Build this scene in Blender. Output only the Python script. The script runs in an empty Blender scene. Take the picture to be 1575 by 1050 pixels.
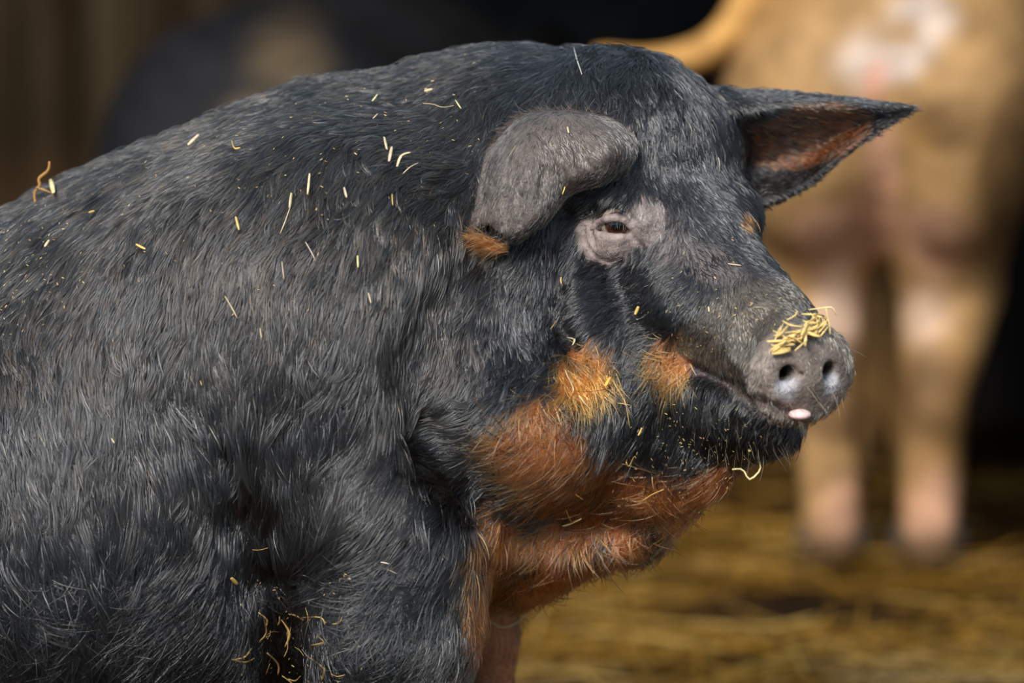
import bpy, math, random
import numpy as np
from mathutils import Vector, kdtree
from mathutils.bvhtree import BVHTree

random.seed(7)
rng = np.random.default_rng(11)
scene = bpy.context.scene
COL = scene.collection

# ------------------------------------------------------------------ camera, sky, light, exposure
CAM_Z, PITCH, DIST, FPX = 1.17, math.radians(6.3), 5.5, 8750.0
S = DIST / FPX                                    # metres per pixel at the pig's distance
CAM = np.array((0.0, -DIST, CAM_Z))
RIGHT = np.array((1.0, 0, 0))
FWD = np.array((0, math.cos(PITCH), -math.sin(PITCH)))
UP = np.array((0, math.sin(PITCH), math.cos(PITCH)))
cd = bpy.data.cameras.new('camera'); cam = bpy.data.objects.new('camera', cd); COL.objects.link(cam)
cam.location = CAM; cam.rotation_euler = (math.radians(90) - PITCH, 0, 0)
cd.sensor_width = 36; cd.lens = 200; cd.clip_start = .05; cd.clip_end = 200
cd.dof.use_dof = True; cd.dof.focus_distance = DIST - 285 * S; cd.dof.aperture_fstop = 2.7
scene.camera = cam

world = bpy.data.worlds.new('world'); scene.world = world; world.use_nodes = True
wn = world.node_tree.nodes; wl = world.node_tree.links
bg = wn['Background']; bg.inputs[0].default_value = (.68, .85, 1.0, 1); bg.inputs[1].default_value = .80

sd = bpy.data.lights.new('sun', 'SUN'); sd.energy = 4.8; sd.angle = math.radians(20); sd.color = (1.0, .965, .91)
sun = bpy.data.objects.new('sun', sd); COL.objects.link(sun)
sun.rotation_euler = Vector((.30, .80, -.60)).to_track_quat('-Z', 'Y').to_euler()

scene.view_settings.view_transform = 'Standard'; scene.view_settings.look = 'None'
scene.view_settings.exposure = 0.0; scene.view_settings.gamma = 1.0; scene.view_settings.use_curve_mapping = False
HAIR = 1.0

# ------------------------------------------------------------------ helpers
def q2w(q):                                       # pig sculpting frame (pixels right, down, away) -> metres
    q = np.asarray(q, float)
    return CAM + FWD * (DIST + q[..., 2:3] * S) + RIGHT * ((q[..., 0:1] - 787.5) * S) + UP * ((525 - q[..., 1:2]) * S)
def Q(u, v, w):                                   # a place seen at pixel u,v and w pixels behind the pig's distance
    k = 1 + w * S / DIST
    return np.array((787.5 + (u - 787.5) * k, 525 + (v - 525) * k, w))
def q2uv(q):
    k = 1 + q[..., 2] * S / DIST
    return 787.5 + (q[..., 0] - 787.5) / k, 525 + (q[..., 1] - 525) / k
def at(u, v, d):                                  # metres, at distance d from the camera
    return CAM + FWD * d + RIGHT * ((u - 787.5) / FPX * d) + UP * ((525 - v) / FPX * d)
def on_floor(u, d):                               # floor point at distance d along FWD
    p = at(u, 525, d); return np.array((p[0], p[1], 0.0))

def props(o, label=None, cat=None, group=None, kind=None):
    for k, v in (('label', label), ('category', cat), ('group', group), ('kind', kind)):
        if v: o[k] = v
    return o
def empty(name, loc):
    o = bpy.data.objects.new(name, None); COL.objects.link(o); o.location = loc; o.empty_display_size = .1
    return o
def mesh_obj(name, V, F, m, parent=None, smooth=True, cols=None, attr='tint'):
    me = bpy.data.meshes.new(name)
    V = np.asarray(V, np.float32)
    me.from_pydata(V.tolist(), [], F if isinstance(F, list) else np.asarray(F).tolist())
    if smooth: me.polygons.foreach_set('use_smooth', np.ones(len(me.polygons), bool))
    if cols is not None:
        a = me.attributes.new(attr, 'FLOAT_COLOR', 'POINT')
        c = np.ones((len(V), 4), np.float32); c[:, :3] = cols
        a.data.foreach_set('color', c.ravel())
    me.materials.append(m); me.update()
    o = bpy.data.objects.new(name, me); COL.objects.link(o)
    if parent is not None:
        o.parent = parent; o.matrix_parent_inverse = parent.matrix_world.inverted() if False else o.matrix_parent_inverse
        me.transform(__import__('mathutils').Matrix.Translation(-Vector(parent.location)))
    return o

def vnoise(p, scale, seed=0):                     # smooth value noise, p (n,3) -> (n,) in -1..1
    p = np.asarray(p, float) / scale + seed * 17.31
    i = np.floor(p).astype(np.int64); f = p - i; f = f * f * (3 - 2 * f)
    out = 0
    for dx in (0, 1):
        for dy in (0, 1):
            for dz in (0, 1):
                h = (i[:, 0] + dx) * 374761393 + (i[:, 1] + dy) * 668265263 + (i[:, 2] + dz) * 2147483647 + seed * 974711
                h = (h ^ (h >> 13)) * 1274126177; h = h ^ (h >> 16)
                r = (h & 0xffff) / 32767.5 - 1
                out = out + r * (f[:, 0] if dx else 1 - f[:, 0]) * (f[:, 1] if dy else 1 - f[:, 1]) * (f[:, 2] if dz else 1 - f[:, 2])
    return out
def sstep(a, b, x):
    t = np.clip((x - a) / (b - a), 0, 1); return t * t * (3 - 2 * t)
def unit(a):
    return a / np.maximum(np.linalg.norm(a, axis=-1, keepdims=True), 1e-9)

# ------------------------------------------------------------------ sculpting: blended volumes meshed as one skin
class Sculpt:
    def __init__(s): s.ops = []
    def add(s, f, lo, hi, k, cut=False):
        m = k + 14 * s.unit_; s.ops.append((f, np.asarray(lo, float) - m, np.asarray(hi, float) + m, k, cut))
    unit_ = 1.0
    def ell(s, c, r, k, R=None, cut=False):
        c = np.asarray(c, float); r = np.asarray(r, float); R = np.eye(3) if R is None else np.asarray(R, float)   # rows of R = axes
        ext = np.sqrt(((R * r[:, None]) ** 2).sum(0))
        def f(x, y, z):
            x, y, z = x - c[0], y - c[1], z - c[2]
            a = (R[0, 0] * x + R[0, 1] * y + R[0, 2] * z) / r[0]
            b = (R[1, 0] * x + R[1, 1] * y + R[1, 2] * z) / r[1]
            d = (R[2, 0] * x + R[2, 1] * y + R[2, 2] * z) / r[2]
            k0 = np.sqrt(a * a + b * b + d * d); k1 = np.sqrt((a / r[0]) ** 2 + (b / r[1]) ** 2 + (d / r[2]) ** 2) + 1e-9
            return k0 * (k0 - 1) / k1
        s.add(f, c - ext, c + ext, k, cut)
    def chain(s, pts, rad, k, sq=(1, 1, 1), cut=False):
        pts = np.asarray(pts, float); rad = np.asarray(rad, float) * np.ones(len(pts)); sq = np.asarray(sq, float)
        P = pts / sq
        def f(x, y, z):
            x, y, z = x / sq[0], y / sq[1], z / sq[2]; best = None
            for i in range(len(P) - 1):
                a, b = P[i], P[i + 1]; ab = b - a; L = ab @ ab + 1e-9
                t = np.clip(((x - a[0]) * ab[0] + (y - a[1]) * ab[1] + (z - a[2]) * ab[2]) / L, 0, 1)
                d = np.sqrt((x - a[0] - t * ab[0]) ** 2 + (y - a[1] - t * ab[1]) ** 2 + (z - a[2] - t * ab[2]) ** 2) - (rad[i] + (rad[i + 1] - rad[i]) * t)
                if best is None: best = d
                else:
                    kk = k * .6; h = np.maximum(kk - abs(best - d), 0) / kk; best = np.minimum(best, d) - h * h * kk * .25
            return best * sq.min()
        rr = rad[:, None] * sq
        s.add(f, (pts - rr).min(0), (pts + rr).max(0), k, cut)
    def sheet(s, pts, nrm, thick, k):
        kd = kdtree.KDTree(len(pts))
        for i, p in enumerate(pts): kd.insert(p, i)
        kd.balance()
        def f(x, y, z):
            x, y, z = np.broadcast_arrays(x, y, z); sh = x.shape
            X = np.stack((x.ravel(), y.ravel(), z.ravel()), 1); idx = np.fromiter((kd.find(p)[1] for p in X), int, len(X))
            v = X - pts[idx]; n = nrm[idx]; dn = (v * n).sum(1); dt = np.sqrt(np.maximum((v * v).sum(1) - dn * dn, 0))
            return (np.hypot(dn, np.maximum(dt - 3, 0)) - thick[idx]).reshape(sh)
        s.add(f, pts.min(0) - thick.max(), pts.max(0) + thick.max(), k)
    @staticmethod
    def mix(a, d, k, cut):
        h = np.maximum(k - abs((a + d) if cut else (a - d)), 0) / k
        return np.maximum(a, -d) + h * h * k * .25 if cut else np.minimum(a, d) - h * h * k * .25
    def points(s, p, big=1e3):
        out = np.full(len(p), big * s.unit_)
        for f, lo, hi, k, cut in s.ops:
            m = ((p > lo) & (p < hi)).all(1)
            if m.any(): out[m] = s.mix(out[m], f(p[m, 0], p[m, 1], p[m, 2]), k, cut)
        return out
    def grad(s, p, e=None):
        e = e or 1.0 * s.unit_; g = np.empty_like(p)
        for i in range(3):
            d = np.zeros(3); d[i] = e
            g[:, i] = s.points(p + d) - s.points(p - d)
        return unit(g)
    def trace(s, uv, w0=-620):                    # first surface point under each pixel
        uv = np.asarray(uv, float); w = np.full(len(uv), float(w0))
        for _ in range(160):
            k = 1 + w * S / DIST
            p = np.stack((787.5 + (uv[:, 0] - 787.5) * k, 525 + (uv[:, 1] - 525) * k, w), 1)
            w = w + np.clip(s.points(p), -20, 12) * .8
            w = np.minimum(w, 500)
        k = 1 + w * S / DIST
        return np.stack((787.5 + (uv[:, 0] - 787.5) * k, 525 + (uv[:, 1] - 525) * k, w), 1)
    def mesh(s, X, Y, Z, iters=3):
        X, Y, Z = (np.asarray(a, np.float32) for a in (X, Y, Z))
        F = np.full((len(X), len(Y), len(Z)), 1e3 * s.unit_, np.float32)
        for f, lo, hi, k, cut in s.ops:
            sl = [slice(max(np.searchsorted(A, l), 0), np.searchsorted(A, h)) for A, l, h in zip((X, Y, Z), lo, hi)]
            if any(a.stop - a.start < 1 for a in sl): continue
            d = f(X[sl[0], None, None], Y[None, sl[1], None], Z[None, None, sl[2]])
            F[tuple(sl)] = s.mix(F[tuple(sl)], d, k, cut)
        I = F < 0
        c = np.zeros(np.array(F.shape) - 1, np.int8)
        offs = [(a, b, d) for a in (0, 1) for b in (0, 1) for d in (0, 1)]
        nx, ny, nz = c.shape
        for a, b, d in offs: c += I[a:a + nx, b:b + ny, d:d + nz]
        act = np.argwhere((c > 0) & (c < 8)); idx = np.full(c.shape, -1, np.int32); idx[tuple(act.T)] = np.arange(len(act))
        G = (X, Y, Z)
        cv = np.stack([F[act[:, 0] + a, act[:, 1] + b, act[:, 2] + d] for a, b, d in offs], 1)
        cp = np.stack([np.stack([G[j][act[:, j] + o[j]] for j in range(3)], 1) for o in offs], 1)
        acc = np.zeros((len(act), 3)); n = np.zeros(len(act))
        for i in range(8):
            for j in range(i + 1, 8):
                if sum(x != y for x, y in zip(offs[i], offs[j])) != 1: continue
                m = (cv[:, i] < 0) != (cv[:, j] < 0); t = cv[m, i] / (cv[m, i] - cv[m, j])
                acc[m] += cp[m, i] + (cp[m, j] - cp[m, i]) * t[:, None]; n[m] += 1
        V = acc / n[:, None]; faces = []
        for ax in range(3):
            lo = [slice(1, -1)] * 3; hi = [slice(1, -1)] * 3; lo[ax] = slice(0, -1); hi[ax] = slice(1, None)
            A, B = I[tuple(lo)], I[tuple(hi)]
            for inv in (0, 1):
                e = np.argwhere((A & ~B) if not inv else (~A & B))
                for t in range(3):
                    if t != ax: e[:, t] += 1
                b, d = [(1, 2), (2, 0), (0, 1)][ax]
                def cell(ob, od):
                    x = e.copy(); x[:, b] -= ob; x[:, d] -= od; return idx[tuple(x.T)]
                q = np.stack((cell(1, 1), cell(0, 1), cell(0, 0), cell(1, 0)), 1)
                faces.append(q[:, ::-1] if inv else q)
        Fc = np.concatenate(faces)
        for _ in range(iters):
            g = s.grad(V); d = s.points(V); V = V - g * np.clip(d, -2 * s.unit_, 2 * s.unit_)[:, None] * .8
        return V, Fc

def axis(segs):                                   # [(start, stop, step), ...] -> growing coordinates
    out = []
    for a, b, st in segs: out += list(np.arange(a, b, st))
    return np.array(out)

def spline_rows(ctrl, n):                         # Catmull-Rom along axis 0
    m = len(ctrl); t = np.linspace(0, m - 1, n); i = np.minimum(t.astype(int), m - 2); f = (t - i).reshape(-1, *([1] * (ctrl.ndim - 1)))
    p = lambda j: ctrl[np.clip(j, 0, m - 1)]
    p0, p1, p2, p3 = p(i - 1), p(i), p(i + 1), p(i + 2)
    return .5 * (2 * p1 + (p2 - p0) * f + (2 * p0 - 5 * p1 + 4 * p2 - p3) * f ** 2 + (3 * p1 - p0 - 3 * p2 + p3) * f ** 3)
def patch(ctrl, n, m):
    g = spline_rows(np.asarray(ctrl, float), n); g = spline_rows(g.transpose(1, 0, 2), m).transpose(1, 0, 2)
    du, dv = np.gradient(g, axis=0), np.gradient(g, axis=1)
    return g, unit(np.cross(du, dv))

# ------------------------------------------------------------------ materials
def mat(name, rough=.6, spec=.3):
    m = bpy.data.materials.new(name); m.use_nodes = True
    b = m.node_tree.nodes['Principled BSDF']; b.inputs['Roughness'].default_value = rough
    b.inputs['Specular IOR Level'].default_value = spec
    return m, m.node_tree.nodes, m.node_tree.links, b
def plain(name, col, rough=.6, spec=.3, var=.25, scale=60, sss=0):
    m, n, l, b = mat(name, rough, spec)
    t = n.new('ShaderNodeTexCoord'); no = n.new('ShaderNodeTexNoise'); no.inputs['Scale'].default_value = scale
    r = n.new('ShaderNodeValToRGB'); l.new(t.outputs['Object'], no.inputs['Vector']); l.new(no.outputs[0], r.inputs[0])
    r.color_ramp.elements[0].position = .3; r.color_ramp.elements[1].position = .7
    r.color_ramp.elements[0].color = (*[c * (1 - var) for c in col], 1); r.color_ramp.elements[1].color = (*[min(1, c * (1 + var)) for c in col], 1)
    l.new(r.outputs[0], b.inputs['Base Color'])
    if sss: b.inputs['Subsurface Weight'].default_value = sss; b.inputs['Subsurface Radius'].default_value = (.01, .004, .002)
    return m
def tinted(name, rough=.6, spec=.3, bump=.0, bscale=300, var=.35, nscale=70):
    m, n, l, b = mat(name, rough, spec)
    a = n.new('ShaderNodeAttribute'); a.attribute_name = 'tint'
    t = n.new('ShaderNodeTexCoord'); no = n.new('ShaderNodeTexNoise'); no.inputs['Scale'].default_value = nscale; no.inputs['Detail'].default_value = 6
    l.new(t.outputs['Object'], no.inputs['Vector'])
    mr = n.new('ShaderNodeMapRange'); mr.inputs[1].default_value = .3; mr.inputs[2].default_value = .7; mr.inputs[3].default_value = 1 - var; mr.inputs[4].default_value = 1 + var
    l.new(no.outputs[0], mr.inputs[0])
    mx = n.new('ShaderNodeVectorMath'); mx.operation = 'SCALE'; l.new(a.outputs['Color'], mx.inputs[0]); l.new(mr.outputs[0], mx.inputs['Scale'])
    l.new(mx.outputs[0], b.inputs['Base Color'])
    if bump:
        n2 = n.new('ShaderNodeTexNoise'); n2.inputs['Scale'].default_value = bscale; n2.inputs['Detail'].default_value = 5; l.new(t.outputs['Object'], n2.inputs['Vector'])
        bp = n.new('ShaderNodeBump'); bp.inputs['Strength'].default_value = bump; bp.inputs['Distance'].default_value = .004
        l.new(n2.outputs[0], bp.inputs['Height']); l.new(bp.outputs[0], b.inputs['Normal'])
    return m
def hair_mat(name, rough=.16, radial=.22):
    m = bpy.data.materials.new(name); m.use_nodes = True; n = m.node_tree.nodes; l = m.node_tree.links
    n.remove(n['Principled BSDF']); h = n.new('ShaderNodeBsdfHairPrincipled'); h.model = 'CHIANG'; h.parametrization = 'COLOR'
    a = n.new('ShaderNodeAttribute'); a.attribute_name = 'tint'; l.new(a.outputs['Color'], h.inputs['Color'])
    h.inputs['Roughness'].default_value = rough; h.inputs['Radial Roughness'].default_value = radial
    h.inputs['Random Roughness'].default_value = .3
    l.new(h.outputs[0], n['Material Output'].inputs[0])
    return m

# ------------------------------------------------------------------ the barn
def boards_mat(name, c0, c1, scale):
    m, n, l, b = mat(name, .8, .2)
    t = n.new('ShaderNodeTexCoord'); mp = n.new('ShaderNodeMapping'); mp.inputs['Scale'].default_value = scale
    no = n.new('ShaderNodeTexNoise'); no.inputs['Scale'].default_value = 3; no.inputs['Detail'].default_value = 8
    l.new(t.outputs['Object'], mp.inputs[0]); l.new(mp.outputs[0], no.inputs['Vector'])
    r = n.new('ShaderNodeValToRGB'); r.color_ramp.elements[0].position = .35; r.color_ramp.elements[1].position = .68
    r.color_ramp.elements[0].color = (*c0, 1); r.color_ramp.elements[1].color = (*c1, 1)
    l.new(no.outputs[0], r.inputs[0]); l.new(r.outputs[0], b.inputs['Base Color'])
    return m
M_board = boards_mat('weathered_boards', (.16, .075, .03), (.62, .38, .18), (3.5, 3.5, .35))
M_dark = boards_mat('shade_dark_boards', (.008, .006, .005), (.03, .02, .014), (4, 4, .4))  # near-black tone carries the deep shade of the barn interior
def boxes(name, bs, m):
    V, F = [], []
    for (x0, x1, y0, y1, z0, z1) in bs:
        i = len(V)
        V += [(x0, y0, z0), (x1, y0, z0), (x1, y1, z0), (x0, y1, z0), (x0, y0, z1), (x1, y0, z1), (x1, y1, z1), (x0, y1, z1)]
        F += [tuple(i + j for j in f) for f in ((0, 3, 2, 1), (4, 5, 6, 7), (0, 1, 5, 4), (1, 2, 6, 5), (2, 3, 7, 6), (3, 0, 4, 7))]
    return mesh_obj(name, V, F, m, smooth=False)
def boarded(name, x0, x1, y, thick, h, m, bw=.11):
    bs = []; x = x0
    while x < x1:
        e = min(x + bw * random.uniform(.85, 1.15), x1); j = random.uniform(-.006, .006)
        bs.append((x + .003, e - .003, y + j, y + thick, 0, h)); x = e
    return props(boxes(name, bs, m), kind='structure')

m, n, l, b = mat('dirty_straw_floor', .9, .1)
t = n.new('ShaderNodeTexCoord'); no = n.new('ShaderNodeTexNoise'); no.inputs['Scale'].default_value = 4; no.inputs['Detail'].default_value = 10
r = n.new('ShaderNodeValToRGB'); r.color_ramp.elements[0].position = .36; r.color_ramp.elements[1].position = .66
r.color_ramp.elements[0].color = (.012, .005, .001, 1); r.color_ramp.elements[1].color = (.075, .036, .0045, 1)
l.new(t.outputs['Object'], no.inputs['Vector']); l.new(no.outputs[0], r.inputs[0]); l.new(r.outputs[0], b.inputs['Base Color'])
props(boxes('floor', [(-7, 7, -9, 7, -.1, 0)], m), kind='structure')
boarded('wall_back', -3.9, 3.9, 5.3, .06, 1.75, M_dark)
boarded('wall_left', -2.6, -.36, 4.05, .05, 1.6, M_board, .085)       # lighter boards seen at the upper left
boarded('shade_partition', -.30, 3.8, 3.95, .06, .50, M_dark, .14)           # added low partition, its near-black boards stand in for deep shade
props(boxes('ceiling', [(-4, 4, 1.5, 5.4, 1.75, 1.85)], M_dark), kind='structure')  # unseen roof, front edge and low height set to shade the back
props(boxes('side_wall_2', [(3.9, 4.0, 1.5, 5.4, 0, 1.75)], M_dark), kind='structure')  # unseen barn side wall, keeps sky light out of the back
props(boxes('side_wall_1', [(-4.0, -3.9, 1.5, 5.4, 0, 1.75)], M_dark), kind='structure')  # the opposite unseen side wall

# straw litter: nobody could count it
def straw_mesh(segs, sides=4):
    """segs: list of (points (n,3), width, flatness, colour) -> V, F, colours"""
    V, F, C = [], [], []
    for pts, wd, fl, col in segs:
        pts = np.asarray(pts, float); n = len(pts); tg = unit(np.gradient(pts, axis=0))
        ref = unit(np.cross(tg, unit(rng.normal(size=3))))
        bi = np.cross(tg, ref); b0 = len(V)
        for i in range(n):
            w = wd * ((1 if 0 < i < n - 1 else .55) if n < 5 else (.45 + .55 * math.sin(math.pi * (.12 + .76 * i / (n - 1)))))
            for k in range(sides):
                a = 2 * math.pi * k / sides
                V.append(pts[i] + ref[i] * math.cos(a) * w + bi[i] * math.sin(a) * w * fl); C.append(col)
        for i in range(n - 1):
            for k in range(sides):
                a, b_ = b0 + i * sides + k, b0 + i * sides + (k + 1) % sides
                F.append((a, b_, b_ + sides, a + sides))
        F.append(tuple(b0 + k for k in range(sides))[::-1]); F.append(tuple(b0 + (n - 1) * sides + k for k in range(sides)))
    return V, F, np.array(C)
M_straw = tinted('straw', .55, .4, nscale=90, var=.25)
segs = []
for i in range(9500):
    d = rng.uniform(4.9, 9.3); x = rng.uniform(-1.5, 1.5) * d / 7
    p = np.array((x, d - DIST, 0))
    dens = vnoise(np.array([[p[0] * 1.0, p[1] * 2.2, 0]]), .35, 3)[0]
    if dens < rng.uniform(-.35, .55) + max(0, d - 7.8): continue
    L = rng.uniform(.06, .26); a = rng.normal(0, .5) + (0 if rng.random() < .7 else 1.2)
    dr = np.array((math.cos(a), math.sin(a), 0)); zb = rng.uniform(.004, .03 + .05 * max(dens, 0))
    t5 = np.linspace(-.5, .5, 3)[:, None]
    pts = p + dr * L * t5 + np.array((0, 0, 1)) * (zb + rng.normal(0, .02) * t5 + rng.uniform(-.01, .01) * t5 ** 2 * 4)
    pts[:, 2] = np.maximum(pts[:, 2], .004)
    g = rng.uniform(.4, 1.0); col = np.array((.33, .165, .015)) * g if rng.random() < .75 else np.array((.46, .29, .07)) * g
    segs.append((pts, rng.uniform(.0018, .004), .5, col))
V, F, C = straw_mesh(segs, 3)
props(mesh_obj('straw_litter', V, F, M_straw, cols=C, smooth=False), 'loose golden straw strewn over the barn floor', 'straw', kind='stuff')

# ------------------------------------------------------------------ the black and ginger pig in front
sk = Sculpt()
PSI, DEL = math.radians(50), math.radians(33)
hF = np.array((math.cos(DEL) * math.cos(PSI), math.sin(DEL), -math.cos(DEL) * math.sin(PSI)))
hB = unit(np.array((-.764, .066, -.64))); hB = unit(hB - hF * (hB @ hF)); hC = np.cross(hB, hF) 
if hC[1] > 0: hC = -hC
HR = np.stack((hF, hB, hC))
HO = Q(1041, 338, -180)
def H(a, b, c): return HO + hF * a + hB * b + hC * c
def to_head(q): return (q - HO) @ HR.T

nF = unit(np.array((.52, .20, -.83))); nB = np.array((-.82, .08, -.56)); nB = unit(nB - nF * (nB @ nF)); nC = np.cross(nB, nF); nC = -nC if nC[1] > 0 else nC
DR = np.stack((nF, nB, nC)); DC = Q(1237, 577, -430) - nF * 20
# trunk, neck
sk.chain([Q(-760, 800, 60), Q(-400, 800, 40), Q(0, 778, 10), Q(300, 648, 0), Q(500, 556, 0)], [330, 395, 400, 410, 415], 80, sq=(1, 1, .86))
sk.chain([Q(690, 420, 20), Q(790, 348, 0), Q(930, 272, -60)], [335, 278, 182], 90, sq=(1, 1, .92))
sk.ell(Q(160, 830, -40), (360, 350, 300), 90)
sk.ell(Q(470, 1000, 0), (190, 240, 170), 60)
sk.ell(Q(380, 880, -120), (140, 200, 160), 60)
sk.ell(Q(560, 650, -220), (170, 250, 130), 110)
sk.ell(Q(470, 430, -240), (240, 200, 110), 120)
# legs
sk.chain([Q(600, 800, -225), Q(600, 980, -235), Q(612, 1130, -225), Q(625, 1260, -215), Q(622, 1385, -215)], [150, 128, 72, 50, 46], 70)
sk.chain([Q(690, 800, 110), Q(738, 980, 115), Q(745, 1120, 115), Q(748, 1385, 105)], [120, 52, 44, 40], 50)
for w in (-190, 230):
    sk.ell(Q(-720, 860, w), (230, 330, 120), 90)
    sk.chain([Q(-760, 1050, w), Q(-690, 1170, w), Q(-800, 1270, w + 10), Q(-790, 1400, w)], [140, 90, 52, 44], 60)
# skull, brow, muzzle
sk.ell(H(-150, 0, 22), (140, 148, 145), 70, HR)
sk.ell(H(-25, 0, -22), (140, 126, 92), 50, HR)
sk.chain([H(40, 0, -45), H(180, 0, -58), H(275, 0, -50), DC - nF * 22], [112, 92, 78, 66], 40)
sk.chain([H(90, 0, 0), H(250, 0, -8), DC - nF * 40 + nC * 30], [50, 42, 32], 40)
for sg in (1, -1):
    sk.ell(H(-10, sg * 100, 26), (62, 34, 30), 40, HR)              # brow ridges
    sk.ell(H(110, sg * 78, -60), (90, 40, 46), 50, HR)
    sk.ell(H(-70, sg * 165, -190), (120, 90, 150), 70, HR)          # cheeks
    sk.ell(H(60, sg * 110, -180), (120, 70, 90), 60, HR)
sk.ell(H(150, 0, -165), (190, 108, 82), 50, HR)                     # lower jaw
sk.ell(H(300, 0, -150), (72, 66, 54), 40, HR)
# jowl and dewlap
sk.ell(Q(820, 640, -190), (185, 120, 160), 70)
sk.chain([Q(700, 820, -40), Q(800, 800, -70), Q(950, 770, -140), Q(1070, 700, -250)], [110, 108, 82, 60], 60, sq=(1, 1, .8))
# snout disc
def D(a, b, c): return DC + nF * a + nB * b + nC * c
sk.ell(D(0, 0, 0), (30, 84, 71), 10, DR)
sk.chain([D(10, 78 * math.cos(t), 64 * math.sin(t)) for t in np.linspace(0, 2 * math.pi, 25)], 11, 10)
sk.ell(D(22, 0, -2), (12, 74, 62), 8, DR)
for sg in (1, -1):
    sk.chain([D(40, sg * 36, 4), D(5, sg * 34, 10), D(-30, sg * 30, 14)], [14, 13, 10], 8, sq=(1, 1, 1), cut=True)
    sk.chain([D(34, sg * 44, -4), D(34, sg * 30, 8)], [8, 8], 6, cut=True)
sk.chain([D(34, -20, 6), D(36, 20, 6)], [3, 3], 5, cut=True)
# near ear: a broad flap folded forward and down
ear_n, en_n = patch([
    [Q(756, 268, -205), Q(768, 225, -214), Q(804, 184, -226), Q(862, 174, -238), Q(920, 180, -238), Q(958, 198, -228)],
    [Q(748, 290, -250), Q(764, 240, -276), Q(806, 198, -290), Q(862, 184, -292), Q(930, 192, -298), Q(970, 214, -262)],
    [Q(741, 325, -285), Q(770, 290, -318), Q(816, 252, -332), Q(858, 226, -318), Q(936, 226, -332), Q(973, 234, -282)],
    [Q(731, 354, -296), Q(772, 362, -330), Q(824, 326, -344), Q(866, 278, -322), Q(924, 262, -328), Q(964, 254, -284)],
    [Q(738, 360, -290), Q(780, 372, -318), Q(832, 342, -318), Q(874, 294, -300), Q(924, 278, -300), Q(958, 264, -270)]], 60, 60)
ear_n = ear_n.reshape(-1, 3); en_n = en_n.reshape(-1, 3)
sk.sheet(ear_n, en_n, np.full(len(ear_n), 5.5), 10)
# far ear: pricked forward, hollow towards the light
ear_f, en_f = patch([
    [Q(1075, 152, 30), Q(1150, 146, 20), Q(1230, 148, 5), Q(1310, 156, -20), Q(1398, 166, -60)],
    [Q(1085, 172, -50), Q(1150, 163, -70), Q(1240, 160, -75), Q(1320, 163, -70), Q(1400, 166, -62)],
    [Q(1092, 200, -20), Q(1165, 188, -35), Q(1245, 180, -38), Q(1325, 172, -48), Q(1399, 167, -60)],
    [Q(1100, 240, 10), Q(1170, 240, 20), Q(1250, 220, 8), Q(1328, 186, -30), Q(1398, 168, -58)],
    [Q(1105, 285, 10), Q(1170, 282, 8), Q(1250, 254, 0), Q(1325, 202, -35), Q(1397, 169, -57)],
    [Q(1115, 312, -40), Q(1168, 312, -42), Q(1245, 278, -38), Q(1316, 220, -48), Q(1396, 170, -57)]], 60, 90)
tf = np.tile(np.linspace(9, 3.2, 90), (60, 1)).ravel()
ear_f = ear_f.reshape(-1, 3); en_f = en_f.reshape(-1, 3)
sk.sheet(ear_f, en_f, tf, 10)
sk.ell(Q(1095, 215, -20), (50, 75, 60), 40)
# skin folds
def fold(uv, rad, k, depth):
    p = sk.trace(uv); g = sk.grad(p); return p + g * depth, rad, k
def groove(uv, rad, k=14, depth=0): p, r_, k = fold(uv, rad, k, depth); sk.chain(p, r_, k, cut=True)
def ridge(uv, rad, k=12, depth=0): p, r_, k = fold(uv, rad, k, depth); sk.chain(p, r_, k)
groove([(872, 335), (867, 370), (864, 410), (866, 450), (872, 500), (888, 530)], [12, 18, 18, 16, 12, 5], 26)
ridge([(905, 440), (905, 480), (920, 515)], [14, 22, 16], 40, -8)
groove([(735, 400), (700, 470), (668, 540), (650, 600), (645, 655)], [22, 34, 34, 30, 18], 60)
groove([(650, 655), (690, 700), (740, 745), (760, 790)], [24, 34, 32, 18], 46)
groove([(790, 800), (870, 815), (950, 812), (1040, 790)], [10, 16, 14, 6], 40)
groove([(365, 700), (375, 800), (400, 900), (430, 980), (440, 1080)], [8, 20, 30, 34, 30], 50)
groove([(735, 790), (745, 860), (735, 930)], [16, 20, 14], 30)
groove([(1226, 637), (1195, 629), (1155, 612), (1115, 592), (1080, 574), (1058, 560)], [6, 7, 7, 6, 6, 4], 10)
ridge([(1180, 642), (1140, 626), (1105, 606), (1078, 590)], [6, 8, 8, 5], 14, 0)
groove([(1150, 560), (1142, 530), (1150, 500), (1175, 480)], [6, 9, 9, 6], 24)
groove([(1170, 545), (1160, 580), (1172, 615)], [5, 8, 5], 14)
groove([(868, 286), (864, 262), (856, 238), (838, 215), (822, 200)], [2.5, 4, 4, 3.5, 2], 8, 1)
for e_ in ([(800, 345), (806, 300), (820, 262)], [(826, 322), (834, 285), (838, 255)], [(775, 345), (780, 305), (796, 262)], [(905, 255), (892, 232), (884, 212)], [(884, 262), (876, 235), (868, 215)]): groove(e_, [1.5, 3, 1.5], 8)
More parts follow.
